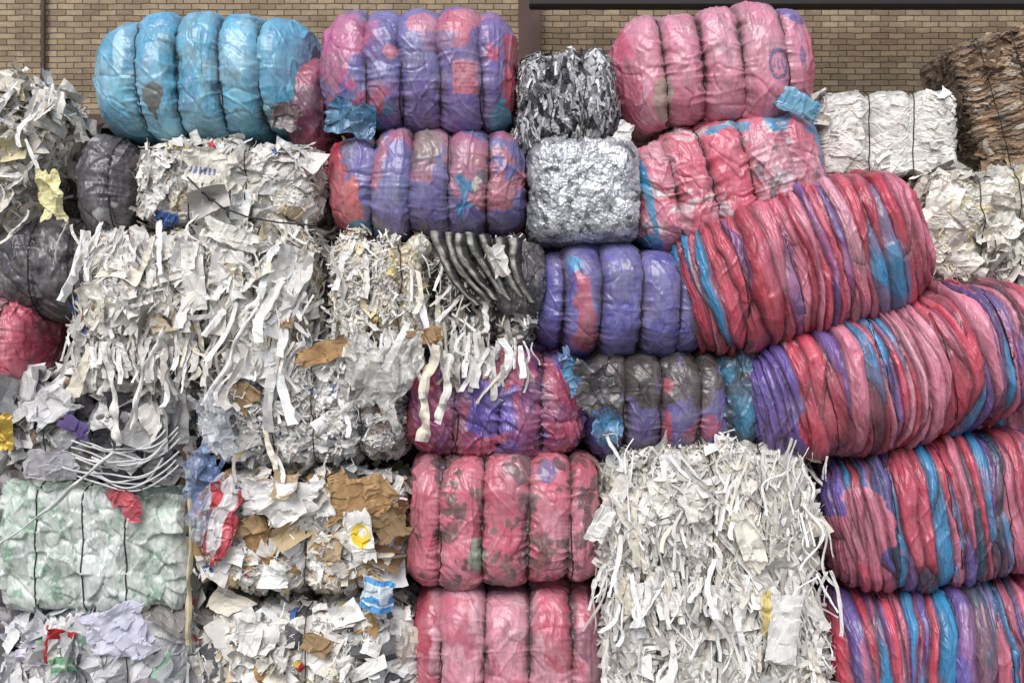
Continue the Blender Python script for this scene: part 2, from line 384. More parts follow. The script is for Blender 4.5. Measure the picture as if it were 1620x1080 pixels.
    w_=(w_/w_.sum()).ravel()
    Pf=P.reshape(-1,3);nf=n.reshape(-1,3)
    def pick(m):
        i=rng.choice(len(Pf),m,p=w_);return Pf[i]+rng.normal(0,0.004,(m,3)),nf[i]
    if count:
        a,b=pick(count)
        mk_obj("paper_scraps",scrap_mesh("paper_scraps",a,b,rng,Lr,ratio,vert,kap,lift,tilt,pal,6,3,crump,hang,mat,taper),parent=o,kind="stuff")
    if big:
        a,b=pick(big)
        mk_obj("paper_sheets",scrap_mesh("paper_sheets",a,b,rng,bigL,(0.3,0.9),max(vert,.25),0.6,lift*1.1,0.14,pal,9,7,0.028,False,mat,0.25),parent=o,kind="stuff")
    if shred:
        a,b=pick(shred)
        mk_obj("paper_shreds",scrap_mesh("paper_shreds",a,b,rng,sl,(0.035,0.13),max(vert,0.45),0.8,lift*1.2,0.24,strippal or SHRED,10,2,0.16,hang,mat,0.1),parent=o,kind="stuff")
    if fringe:
        x=rng.uniform(-W/2,W/2,fringe);z=rng.choice([-H*0.36,H*0.42,0,H*.2],fringe,p=[.4,.2,.2,.2])+rng.normal(0,0.06,fringe)
        a=np.stack([x,np.full(fringe,-D/2-0.0)+rng.normal(0,.015,fringe),z],-1);b=np.tile([0,-1.,0.05],(fringe,1))
        mk_obj("hanging_strips",scrap_mesh("hanging_strips",a,b,rng,fl,fw,0.8,0.4,0.008,0.10,strippal or SHRED,12,3,0.14,True,mat,0.3),parent=o,kind="stuff")
    if seam:
        x=rng.uniform(-W*.44,W*.44,seam);z=-H*0.40+rng.normal(0,0.05,seam)
        a=np.stack([x,np.full(seam,-D/2-0.01)+rng.normal(0,.015,seam),z],-1);b=np.tile([0,-1.,0.0],(seam,1))
        mk_obj("drooping_strips",scrap_mesh("drooping_strips",a,b,rng,(.08,.3),(.06,.26),0.85,0.4,0.01,0.12,strippal or SHRED,10,4,0.1,True,mat,0.3),parent=o,kind="stuff")
    for q,fx in enumerate(straps):
        i=int(np.argmin(np.abs(P[:,0,0]-fx*W/2)));pth=P[i]+n[i]*0.034
        for _ in range(12):pth=(np.roll(pth,1,0)+pth*2+np.roll(pth,-1,0))/4
        pth=pth[::3];V,F=tube(pth,wire)
        mk_obj("tie_wire",mk_mesh("tie_wire",V,F,None,True,WIRE),parent=o)
    return o
DK=[((54,54,58),4),((94,94,98),4),((232,232,232),7),((190,190,194),5),((140,138,138),5)]

# ================= FILM BALES
def fr(cx,w,*xs):return [ (x-cx)/(w/2) for x in xs]
lobed((312,114,354,212),0,1.0,fr(312,354,226,288,354,416),(96,182,212),
  layers=[((142,206,228),0.25,3,3,.6),((66,148,190),0.4,4,3,.5),((110,140,138),.75,8,5,.5)],
  pat=[(-.37,-.45,.05,.2,(90,98,86),1.6),(.84,-.66,.12,.22,(90,74,72),1.2),(-.65,.35,.05,.35,(165,215,230),.2)],tilt=3,seed=11,dip=0.21,shade_dirtc=(46,90,106),  # palest blue layer and upper-left patch paint highlights into the colour
  label="light blue plastic film bale with five bulging lobes on paper bale",wr=1.2)
lobed((484,168,60,160),0.10,0.8,[],(150,44,80),layers=[((84,36,64),0.1,6,4,.8),((190,70,110),.45,6,4,.7)],seed=12,label="crimson film bale bulging beside the light blue bale",NUV=(140,160),wr=1.8)
def m2(C,P,W,H):
    X=P[...,0]/U+660;Z=107-P[...,2]/U
    fr_=P[...,1]<0
    a=(np.abs(X-738)<20)&(np.abs(Z-130)<26)&fr_;C[a]=C[a]*.2+lin((216,112,122))*.8
    l=a&(np.abs(X-738)<16)&(np.abs(Z-130)<22)&((np.floor(Z/3)%2)==0)&(vn(X*0.4,np.floor(Z/3)*7,0,3)>-0.2);C[l]=lin((170,66,88))
lobed((661,107,314,202),0,1.0,fr(661,312,580,634,694,758),(116,94,162),
  layers=[((180,98,142),0.3,3,2,.7),((202,74,100),0.6,4,3,.8),((102,110,172),0.35,2,4,.6)],
  pat=[(-.82,.1,.24,1.1,(190,94,140),.7),(-.25,.15,.08,.1,(218,134,158),.6),(.1,.62,.16,.2,(200,118,146),.9),(.5,.75,.2,.22,(204,114,130),.8),(.96,-.1,.09,.9,(196,64,92),.5),(.9,-.8,.16,.22,(70,160,194),.6),(-.62,-.78,.26,.26,(58,130,168),.8),(-.5,-.7,.06,.2,(34,82,114),.8)],
  tilt=0,seed=21,dip=0.21,label="purple and pink plastic film bale with printed red label",marks=m2,wr=1.3)
def m4(C,P,W,H):
    X=P[...,0]/U;Z=P[...,2]/U;f=P[...,1]<0
    nz=vn(X*.25,Z*.25,0,5)
    d=np.hypot((X-86)/17,(Z+20)/26)+.06*nz
    a=f&(np.abs(d-0.86)<0.15)&(nz>-.6);C[a]=C[a]*.15+lin((60,52,126))*.85
    a=f&(d<0.66)&(np.sin(X*.9+2*nz)>.25)&(np.abs(Z+20)<9);C[a]=C[a]*.3+lin((66,58,130))*.7
    d=np.hypot((X-128)/7,(Z+8)/16)+.2*nz;a=f&(d<0.9);C[a]=C[a]*.3+lin((82,68,136))*.7
lobed((1138,97,320,200),0,1.0,fr(1138,318,1048,1108,1170,1236),(222,134,158),
  layers=[((228,160,178),0.2,3,3,.7),((210,96,126),0.45,4,3,.6),((150,100,112),.7,8,5,.5)],
  pat=[(-.6,-.55,.06,.34,(184,154,142),1.0),(.8,.76,.17,.3,(120,92,162),.4),(-.92,0,.12,.9,(212,92,124),.6),(.94,0,.09,.9,(214,90,114),.6)],
  tilt=5,seed=41,dip=0.21,label="pink plastic film bale with blue printed emblem on top",marks=m4,wr=1.3)
lobed((675,285,320,188),0,1.0,fr(675,318,592,650,710,770),(110,102,166),
  layers=[((130,134,184),0.2,3,3,.6),((186,102,124),0.55,4,3,.8),((96,88,98),0.58,9,7,.8)],
  pat=[(-.93,-.2,.19,1.1,(194,62,84),.8),(-.72,-.45,.08,.3,(214,116,116),.8),(.05,.55,.12,.24,(156,130,126),1.3),(.42,-.25,.11,.2,(50,138,184),1.1),(.5,-.3,.05,.2,(214,200,190),1.1),(.75,-.1,.2,.42,(182,104,122),1.3),(-.62,-.85,.12,.13,(60,140,180),.6)],
  seed=51,dip=0.21,label="purple and pink plastic film bale under another purple bale",wr=1.3)
lobed((1160,284,322,198),0,1.0,fr(1158,318,1062,1118,1178,1240),(216,118,142),
  layers=[((226,154,170),0.15,4,3,.7),((214,72,100),0.35,4,3,.7),((96,70,84),0.6,9,9,.8),((224,210,212),0.6,8,8,.7)],
  pat=[(-.86,-.1,.035,.8,(44,144,190),.6),(-.88,-.75,.12,.22,(44,144,190),.6),(.0,.84,.26,.14,(56,146,188),.9),(.0,-.1,.20,.7,(218,84,110),1.1),(.8,.78,.26,.22,(80,154,194),.9),(.93,.2,.05,.6,(80,154,194),.9)],
  tilt=13,seed=71,dip=0.19,label="pink plastic film bale with blue edge strips, partly crushed",wr=2.0,big=1.5)
lobed((925,298,176,172),0,0.9,[],(204,206,208),layers=[((160,160,165),0.1,18,18,.8),((92,92,96),0.48,22,22,.8),((236,236,238),0.25,16,16,.8)],
  seed=61,dip=0.0,nc=5.2,pc=5.6,wr=.6,cr=1.6,cf=1.8,mat=FOIL,name="foil_bale",label="silver aluminium foil bale, square and crumpled",NUV=(320,320),wires=[],shade_dirtc=(96,96,98),big=.5)
lobed((985,476,285,188),0,1.0,fr(985,285,890,948,1012,1072),(84,80,160),
  layers=[((100,98,174),0.2,3,3,.6),((70,62,124),0.4,3,3,.6)],
  pat=[(-.42,-.1,.09,.6,(172,56,94),1.0),(-.55,.6,.06,.14,(60,140,188),.8),(.9,.1,.15,.8,(64,46,92),.5)],seed=81,dip=0.21,label="deep purple plastic film bale with red patch",wr=1.1)
lobed((785,640,292,198),0.05,1.0,[-.42,.06,.5],(106,80,158),
  layers=[((186,50,86),0.02,5,3,.9),((142,50,112),0.35,5,4,.8),((210,98,128),0.5,7,4,.7)],
  pat=[(.88,.5,.08,.4,(60,148,194),1.0),(-.05,-.1,.18,.36,(106,86,174),1.0)],seed=91,dip=0.22,wr=3.0,big=1.8,shade_dirtc=(58,24,52),label="purple bale wrapped in loosely bunched torn red film")
lobed((1045,637,252,184),0.08,1.0,fr(1045,250,985,1040,1100),(88,78,146),
  layers=[((170,50,86),0.55,4,4,.8),((72,64,116),0.2,4,4,.6)],
  pat=[(0,1.0,1.4,.85,(40,26,20),.7),(.3,.5,.5,.26,(34,22,16),1.3),(-.85,.1,.14,.45,(28,30,34),1.0),(-.7,-.65,.14,.22,(50,136,180),.8),(.05,-.25,.05,.5,(176,50,78),.9)],seed=95,dip=0.19,wr=1.3,label="purple film bale covered with dark brown dirt on top")
lobed((1166,628,74,168),0.12,0.8,[],(26,80,106),layers=[((16,36,50),-0.15,6,5,.85),((58,130,162),0.5,6,5,.8)],seed=97,dip=.1,wr=2.4,cr=1.3,label="teal and dark blue crumpled film bale end",NUV=(200,220),wires=[],shade_dirtc=(14,34,46))
lobed((796,823,304,228),0,1.0,fr(796,302,700,767,838,903),(210,102,122),
  layers=[((220,138,154),0.1,4,3,.7),((182,58,86),0.35,3,3,.6),((96,62,62),.52,7,6,.8)],
  shards=[((76,52,52),.08,13),((88,70,58),.0,24)],
  pat=[(-.3,-.5,.07,.14,(150,160,138),1.8),(.45,.7,.08,.1,(116,86,136),.5)],seed=101,dip=0.18,nc=4,pc=6,wr=1.3,label="rose pink film bale with dark torn scraps stuck on")
lobed((805,1046,304,230),0.02,1.0,fr(805,302,700,768,838,905),(224,144,162),
  layers=[((230,168,180),0.15,3,3,.7),((198,86,110),0.55,3,3,.7),((150,100,112),.66,8,5,.6)],
  pat=[(-.9,0,.13,1.2,(196,68,96),.7),(.55,.4,.20,.36,(202,88,110),1.0),(.9,0,.14,1.1,(150,80,104),.8)],seed=111,dip=0.18,nc=4,pc=6,label="pale pink plastic film bale at the bottom of stack",wr=1.25)
lobed((-14,545,132,170),0.0,0.9,[0.2],(204,76,100),layers=[((222,122,140),0.2,6,3,.7),((150,46,68),0.4,6,3,.7)],seed=121,dip=.1,wr=2.4,label="crimson crumpled film bale in paper stack",NUV=(200,220))
lobed((166,296,110,166),0.02,0.95,[0.3],(66,66,70),layers=[((114,114,118),0.3,7,7,.8),((36,36,40),0.2,10,10,.8),((186,186,186),0.6,14,9,.8)],seed=131,dip=.06,wr=1.8,cr=1.2,nc=2.6,pc=2.6,label="dark grey wrapped film bale with rounded end",NUV=(220,240),shade_dirtc=(36,34,36))
lobed((66,424,168,160),0.06,1.0,[-.1,.6],(56,54,56),layers=[((88,86,86),0.3,7,7,.8),((34,33,36),0.2,9,9,.8),((140,136,134),0.6,12,9,.8)],seed=132,dip=.08,wr=1.8,cr=1.2,nc=3,pc=3.5,label="near-black glossy film bale in the shade",NUV=(240,240),shade_dirtc=(34,32,34))
lobed((152,864,292,200),0.0,1.05,[],(200,211,199),layers=[((212,220,211),0.1,4,4,.8),((184,201,187),0.3,5,5,.8),((116,160,130),0.5,16,16,.8),((226,229,224),0.4,6,3,.7)],seed=309,dip=.0,wr=1.3,cr=1.9,cf=.6,nc=7.5,pc=12,label="pale mint green sheet film bale with straps",shade_dirtc=(134,146,136),wires=[-.55,-.05,.4],big=.5)
# ================= FOLDED BALES
RED=[((208,72,94),9),((218,120,142),6),((184,46,70),5),((224,156,172),2),((30,140,190),2.2),((112,82,148),1.1),((100,42,56),1.2)]
MIX=[((208,70,92),6),((220,130,152),5),((118,90,164),3),((34,140,192),2.6),((84,62,122),1.3),((228,166,180),1.5),((96,38,56),1.3)]
MX2=[((208,68,92),5),((218,116,142),4),((108,90,166),3.0),((30,142,194),4.2),((22,66,88),1.5),((116,42,60),1.3)]
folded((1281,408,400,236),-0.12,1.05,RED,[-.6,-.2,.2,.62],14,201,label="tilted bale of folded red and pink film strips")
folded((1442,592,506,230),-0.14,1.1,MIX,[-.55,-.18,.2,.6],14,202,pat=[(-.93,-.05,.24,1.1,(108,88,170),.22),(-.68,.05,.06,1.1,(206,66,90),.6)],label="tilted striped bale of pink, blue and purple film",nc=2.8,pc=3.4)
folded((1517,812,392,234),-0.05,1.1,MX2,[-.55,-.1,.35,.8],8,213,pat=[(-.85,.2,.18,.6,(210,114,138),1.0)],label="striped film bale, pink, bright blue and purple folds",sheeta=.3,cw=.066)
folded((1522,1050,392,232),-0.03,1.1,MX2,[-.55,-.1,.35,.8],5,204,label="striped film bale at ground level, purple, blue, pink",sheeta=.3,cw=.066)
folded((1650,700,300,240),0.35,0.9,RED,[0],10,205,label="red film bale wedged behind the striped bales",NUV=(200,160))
bk0=lobed((100,1060,330,225),1.3,1.0,[-.4,0,.4],(58,52,62),layers=[((40,36,44),0.1,4,4,.8)],seed=400,dip=.1,nc=5,pc=7,NUV=(90,90),label="dark film bale added in the unseen back row to block gaps")  # unseen dark row, added to stop light leaking through the gaps
p0=bk0.location.copy();kids=list(bk0.children)
for r in range(4):
    for q in range(6):
        if r==0 and q==0:continue
        o=bk0.copy();col.objects.link(o);o.location=(p0.x+q*1.42,p0.y,p0.z+r*.93-(.12 if r==3 else 0))
        for ch in kids:
            cc=ch.copy();col.objects.link(cc);cc.parent=o
# ================= PAPER BALES
paper((897,152,164,190),0,0.95,DK,900,(0.03,0.11),(0.08,0.3),0.7,0.4,0.004,0.14,301,[-.3,.35],mat=SHINY,name="mixed_scrap_bale",cat="scrap bale",label="grey, white and black shredded film bale",f1=24,f2=55,sx=1.5,rel=.6,nc=4,pc=5,an=1.3)
paper((350,287,302,158),0.0,1.0,WHT,350,(0.04,0.14),(0.2,0.9),0.3,0.6,seed=302,straps=[-.35,.25],label="white paper waste bale beneath the light blue bale",mat=SHINY,big=70,bigL=(0.12,0.28),shred=500,f1=8)
paper((296,462,400,232),-0.05,1.05,WHT,350,(0.05,0.18),(0.12,0.6),0.6,0.5,seed=304,straps=[-.35,.1,.55],label="large ragged white paper bale with hanging strips",big=90,bigL=(0.14,0.30),shred=1500,fringe=160,seam=80,sx=1.7,fl=(.12,.44),sl=(.06,.30),f1=10)
paper((602,460,160,200),-0.02,1.0,[((244,238,224),8),((236,220,182),3),((226,204,132),.8),((213,203,185),3),((180,160,130),.8)],250,(0.03,0.13),(0.1,0.6),0.45,0.7,seed=305,straps=[-.2,.4],label="cream and yellowish shredded paper bale",shred=1200,fringe=50,seam=30,f1=13,f2=36)
paper((765,470,165,192),0.03,1.0,[((240,236,226),5),((213,209,201),4),((98,94,94),3),((50,50,52),3),((148,138,128),2)],250,(0.04,0.16),(0.1,0.6),0.45,0.6,seed=306,straps=[.2],label="white and black scrap bale holding bent sheets",shred=800,fringe=60,seam=30,f1=14,f2=36)
paper((150,674,302,204),0.02,1.05,[((224,222,218),6),((197,195,192),6),((152,150,150),4),((233,228,220),3),((78,75,80),2.8),((154,128,100),.7),((100,80,116),.3),((96,126,102),.3)],250,(0.05,0.2),(0.2,0.9),0.1,0.5,seed=307,straps=[-.55,-.05,.5],label="grey waste paper bale with loose sheets",big=120,bigL=(0.14,0.32),mat=SHINY,f1=7,f2=20,shred=150,sx=.7)
paper((470,639,336,224),-0.02,1.05,[((245,243,238),10),((231,228,222),7),((205,202,198),3.5),((118,118,126),1.9),((84,94,134),1.0),((154,128,100),1.0),((226,200,110),.2),((200,90,90),.2)],1100,(0.02,0.07),(0.15,0.8),0.1,0.9,seed=308,straps=[-.25,.15,.6],label="white fine shredded office paper bale",shred=1700,big=30,bigL=(0.1,0.22),fringe=20,f1=18,f2=46,sl=(.025,.10),sx=.8)
paper((145,1058,300,206),-0.02,1.05,[((234,233,230),7),((213,212,213),6),((186,186,190),3),((218,212,228),1.5),((144,140,136),1.3),((190,70,70),.15),((162,194,170),.7)],200,(0.06,0.2),(0.3,0.9),0.15,0.5,seed=310,straps=[-.55,-.05,.4],label="mixed white paper and film bale near ground",mat=SHINY,big=140,bigL=(0.14,0.32),f1=6,f2=18,shred=150)
paper((472,850,338,208),-0.02,1.05,WHT+[((176,140,96),3.5),((206,182,144),2.5)],500,(0.03,0.12),(0.3,0.9),0.1,0.7,seed=311,straps=[-.3,.05,.55],label="mixed paper bale with brown cardboard pieces",big=90,bigL=(0.12,0.26),shred=1100,f1=13,sl=(.025,.12))
paper((482,1060,355,210),-0.03,1.05,WHT+[((176,140,96),2.),((100,100,102),2.0)],400,(0.04,0.14),(0.3,0.9),0.1,0.7,seed=312,straps=[-.5,0,.5],label="crumpled white paper bale at ground level",big=100,bigL=(0.12,0.28),shred=800,f1=9,f2=24,sl=(.025,.13))
paper((1130,826,364,258),-0.05,1.1,[((244,240,231),9),((232,227,217),7),((212,206,195),3.5),((234,226,206),2.5),((180,172,160),1.5)],300,(0.05,0.22),(0.1,0.6),0.6,0.5,seed=313,straps=[-.5,0,.45],label="big white shredded paper bale with drooping strips",shred=2500,fringe=260,big=50,bigL=(0.12,0.30),sx=1.8,f1=11,f2=34,fl=(.08,.42),fw=(.03,.09),sl=(.05,.30),seam=170,nc=3.5,pc=4.4,bulge=.05)
paper((1135,1056,368,222),-0.03,1.1,[((240,237,231),8),((224,220,212),7),((201,196,189),3.5),((174,167,159),1.8)],300,(0.05,0.22),(0.15,0.7),0.6,0.4,seed=314,straps=[-.5,0,.45],label="white paper strip bale at ground level",shred=1700,fringe=130,big=80,sx=1.7,fw=(.04,.13),sl=(.05,.28),f1=10,nc=3.7,pc=4.6,bulge=.045)
YEL=[((240,234,220),6),((224,216,202),5),((240,228,178),1.5),((180,170,156),2.4),((116,110,103),1.2)]
paper((-22,248,178,296),-0.03,1.0,YEL,600,(0.05,0.2),(0.2,0.9),0.35,0.7,0.010,0.3,315,[.3],label="tall heap of cream and white waste at stack edge",mat=SHINY,big=80,nc=2.8,pc=2.8,fringe=40,tilt_deg=-16,shred=700)
paper((1408,210,226,152),0.75,1.0,[((245,241,233),9),((236,232,223),6),((214,209,201),2)],120,(0.03,0.12),(0.2,0.7),0.1,0.4,0.002,0.08,317,[-.3,.35],label="clean white paper bale behind film bales",nc=12,pc=16,bulge=.010,rel=.4,f1=12,f2=40,sx=.7,an=1.0,planar=True)
paper((1575,355,210,204),0.4,1.0,[((242,238,227),8),((226,220,207),5),((234,224,184),1.5),((188,178,164),2),((124,118,112),.8)],300,(0.04,0.16),(0.2,0.9),0.1,0.6,seed=318,straps=[-.2,.4],label="white and pale yellow paper bale",big=60,shred=300,rel=.8,sx=.8,nc=6,pc=8)
paper((1752,158,440,310),1.1,0.6,[((158,130,104),6),((120,98,78),5),((182,156,126),3),((80,66,56),2.4),((194,184,168),1.4)],260,(0.05,0.2),(0.2,0.7),0.0,0.2,0.002,0.05,319,[-.8,-.55,-.3],label="brown cardboard waste bale against the wall",tilt_deg=15,name="cardboard_bale",cat="cardboard bale",sx=.42,nc=20,pc=30,rel=.42,f1=19,f2=44,an=1.0,planar=True,bulge=.010)

# ================= LOOSE THINGS
def sheet(name,label,cat,px,py,w,h,rot,c,y,seed,mat=None,crump=0.016,lean=0.15,n=(34,34),bend=0.0,c2=None,c2f=None,ragged=0.08,yaw=0.0,freq=7):
    p,k=elev(px,py,y);W=w*U*k;H=h*U*k
    u,v=np.meshgrid(np.linspace(-.5,.5,n[0]),np.linspace(-.5,.5,n[1]),indexing='ij')
    x=u*W*(1+ragged*2*vn(v*4,seed+0*v,0,seed));z=v*H*(1+ragged*2*vn(u*4,seed+0*u,0,seed+1))
    x=x+ragged*0.5*W*vn(u*9,v*9,0,seed+2)*(np.abs(u)>.42);z=z+ragged*0.5*H*vn(u*9,v*9,0,seed+3)*(np.abs(v)>.42)
    yy=crump*fbm(x*freq,z*freq,0,seed+4,2)-crump*1.3*ridge(x*freq*1.3+.1*seed+z*3,z*freq*.8,0,seed+5,2)-crump*.35*ridge(x*freq*3,z*freq*2-x*4,0,seed+7,2)+bend*(u**2)*W-bend*(v**2)*H*0.4
    F1,F2,I,J,DX,DY=worley(x*13+seed,z*13,seed+15)
    yy=yy+crump*2.2*(DX*(h3(I,J,I*0,seed+16)-.5)+DY*(h3(I,J,I*0,seed+17)-.5))
    yy=yy+(np.maximum(np.abs(u),np.abs(v))>.36)*(np.maximum(np.abs(u),np.abs(v))-.36)*.25*min(W,H)*np.where(vn(u*3,v*3,0,seed+20)>0,1,-.6)
    C=tocol(u.shape,c)
    C=C*(1+.12*fbm(u*5,v*5,0,seed+8,3))[...,None]
    if c2 is not None:
        m=c2f(u,v,seed)
        C[m]=lin(c2)
    P=np.stack([x,yy,z],-1)
    m=mk_mesh(name,P,gridF(*n),C,mat not in (None,PAPER),mat or PAPER)
    return mk_obj(name,m,loc=p,rot=(lean,-math.radians(rot),yaw),label=label,category=cat)
BR=(180,146,104)
sheet("cardboard_sheet","brown cardboard strip sticking out of the paper bale","cardboard",512,557,86,34,18,BR,-0.09,1)
sheet("cardboard_sheet","brown cardboard flap pressed into shredded paper","cardboard",376,622,62,46,-35,(160,134,100),-0.08,2)
sheet("cardboard_sheet","large torn brown cardboard on mixed paper bale","cardboard",572,792,96,84,-8,BR,-0.08,3,bend=0.1,ragged=0.12)
sheet("cardboard_sheet","small brown cardboard piece in ragged paper","cardboard",672,532,50,26,8,(160,130,96),-0.08,4)
sheet("cardboard_sheet","brown cardboard scrap near the bottom of the stack","cardboard",392,832,48,28,20,(164,138,104),-0.07,5)
sheet("cardboard_sheet","crumpled brown cardboard scrap in crumpled papers","cardboard",500,1020,44,30,-25,(160,134,100),-0.08,6)
sheet("cardboard_sheet","creased brown cardboard scrap beside white carton","cardboard",615,830,60,50,30,(146,120,90),-0.07,7,ragged=.12)
sheet("carton","white and yellow printed carton stuck on paper bale","carton",570,848,40,88,10,(236,232,222),-0.12,8,n=(60,90),c2=(238,206,70),c2f=lambda u,v,s:(np.hypot(u/.38,(v)/.22)<1)&(np.hypot((u-.1)/.18,(v-.05)/.09)>1))
sheet("plastic_bag","red and white plastic bag hanging on paper bale","bag",350,826,46,122,-14,(230,224,222),-0.11,9,mat=FILM,n=(60,110),c2=(198,46,64),c2f=lambda u,v,s:(np.abs(u+.2*fbm(v*3,u*0,0,s,3))>.27)|(v<-.38+.1*np.sin(u*9)),crump=0.018,ragged=.12,freq=8)
sheet("carton","crushed pale blue and white printed packet","packet",597,940,48,52,-12,(210,222,230),-0.11,10,mat=SHINY,n=(60,60),c2=(80,148,200),c2f=lambda u,v,s:(v<-.12+.2*fbm(u*4,u*0,0,s,3))&(np.abs(v+.28)>.05)|(v>.36),crump=0.02)
sheet("plastic_film","translucent white film draped over shredded paper","film",600,596,100,136,-12,(226,224,218),-0.12,12,mat=CLEAR,crump=0.02,ragged=.16,n=(70,90),freq=9)
sheet("paper_sheet","wide white paper sheet on cardboard bale","paper",445,788,120,56,-3,(230,227,223),-0.07,13)
sheet("paper_sheet","pale lilac paper sheet leaning on the bale","paper",185,1000,100,86,12,(208,206,220),-0.08,14,crump=.014)
sheet("packet","small red, white and green printed packet","packet",97,1018,46,58,-6,(228,222,216),-0.10,15,n=(60,70),c2=(194,56,62),c2f=lambda u,v,s:(v>.12+.05*np.sin(u*7))&(v<.4)|(u<-.4))
sheet("packet","small green and white packet scrap","packet",100,1050,40,24,8,(116,166,126),-0.10,45,n=(30,20),c2=(220,222,214),c2f=lambda u,v,s:np.abs(v)<.12)
sheet("paper_sheet","white paper rectangle hanging low on white bale","paper",1240,995,50,112,-4,(236,233,228),-0.14,16,crump=.007,ragged=.03)
sheet("plastic_strip","thin yellow plastic strip hanging beside white paper","strip",1213,972,16,76,4,(220,198,114),-0.14,17,mat=FILM)
sheet("paper_sheet","purple printed sheet tucked into grey paper","paper",118,674,52,26,-28,(94,78,122),-0.08,18)
sheet("foil_scrap","shiny golden foil scrap in paper stack","foil",10,682,26,60,0,(216,182,84),-0.08,19,mat=FOIL,crump=.02)
sheet("paper_sheet","large pale grey sheet bent in paper bale","paper",80,640,76,54,30,(214,212,210),-0.07,20)
sheet("paper_sheet","grey blank sheet low on grey paper bale","paper",80,735,80,50,-4,(176,174,176),-0.06,21)
sheet("plastic_film","torn red film scrap over green sheet bale","film",200,792,62,34,-38,(194,60,74),-0.05,22,mat=FILM,crump=.014,ragged=.2,n=(50,50),freq=10)
sheet("plastic_film","dark green film strip under grey paper bale","film",250,775,110,18,4,(40,66,58),-0.05,23,mat=FILM,crump=.012,ragged=.2,n=(60,20))
sheet("plastic_bag","yellow crumpled bag at the edge of stack","bag",80,308,38,80,4,(234,225,172),-0.06,24,mat=SHINY,crump=.02,ragged=.15,n=(50,80),freq=10)
sheet("paper_sheet","long white paper strip on ragged paper bale","paper",306,440,34,108,3,(234,230,221),-0.11,25,crump=.010,ragged=.04)
sheet("paper_sheet","folded white sheet at top of ragged bale","paper",365,372,84,34,-22,(230,226,216),-0.09,26)
sheet("paper_sheet","white note paper tucked between bent sheets","paper",790,412,26,50,14,(228,224,215),-0.12,27)
sheet("paper_sheet","white carton flap sticking to shredded paper","paper",1185,855,38,96,20,(232,226,212),-0.11,28)
sheet("paper_sheet","blank white sheet in drooping shreds","paper",950,830,30,60,-25,(230,227,220),-0.10,29)
sheet("paper_sheet","small white card on black scrap bale","paper",988,208,26,28,-20,(230,228,224),-0.03,30)
sheet("paper_sheet","plain white sheets in shredded office paper","paper",400,575,72,46,8,(234,232,227),-0.09,31,ragged=.14)
sheet("paper_sheet","creased white page in crumpled papers","paper",405,1010,58,56,-15,(228,226,221),-0.09,32,ragged=.14)
sheet("plastic_bag","flat printed plastic bag lying on paper bale","bag",330,268,80,62,-8,(226,220,206),-0.04,33,mat=SHINY,n=(110,60),c2=(116,124,168),c2f=lambda u,v,s:(np.abs(v+.05)<.09)&(np.abs(u+.1)<.3)&(np.sin(u*60)>-.2),crump=.014,freq=10)
def flap(label,px,py,w,h,rot,c,y,seed,c2=None,mat=None,ragged=.16,crump=.016,nm="film_flap",cat="film",freq=8):
    kw=dict(c2=c2,c2f=(lambda u,v,s:fbm(u*3,v*3,0,s+9,3)>.15)) if c2 else {}
    return sheet(nm,label,cat,px,py,w,h,rot,c,y,seed,mat=mat or FILM,crump=crump,ragged=ragged,n=(80,70),freq=freq,bend=.15,**kw)
flap("torn blue plastic film flap on purple bale corner",556,188,68,48,-14,(54,126,164),0.02,61,(44,100,136))
flap("blue plastic film flap draped over pink bale",1264,164,72,34,-24,(84,156,192),0.03,62,(100,168,198),crump=.007,ragged=.09)
flap("clear plastic bag hanging on shredded paper bale",340,668,74,100,8,(210,214,220),-0.12,65,None,CLEAR,nm="plastic_bag",cat="bag",crump=.022)
flap("clear plastic bag with bluish tint on bale gap",320,780,58,140,-5,(200,210,222),-0.12,66,(130,155,200),CLEAR,nm="plastic_bag",cat="bag",crump=.022)
flap("small bright blue torn film in dirty bale",960,670,44,52,10,(52,130,174),0.0,67,(40,92,132))
flap("black crumpled plastic rag hanging between bales",944,612,56,84,12,(34,36,38),-0.03,68,(60,58,58))
flap("blue film bundle between red and grey bales",902,590,24,72,20,(56,138,182),-0.01,69,(64,68,128))
flap("grimy brown rag stuck under blue bale",452,184,46,38,-10,(80,68,64),0.02,70,(110,86,86))
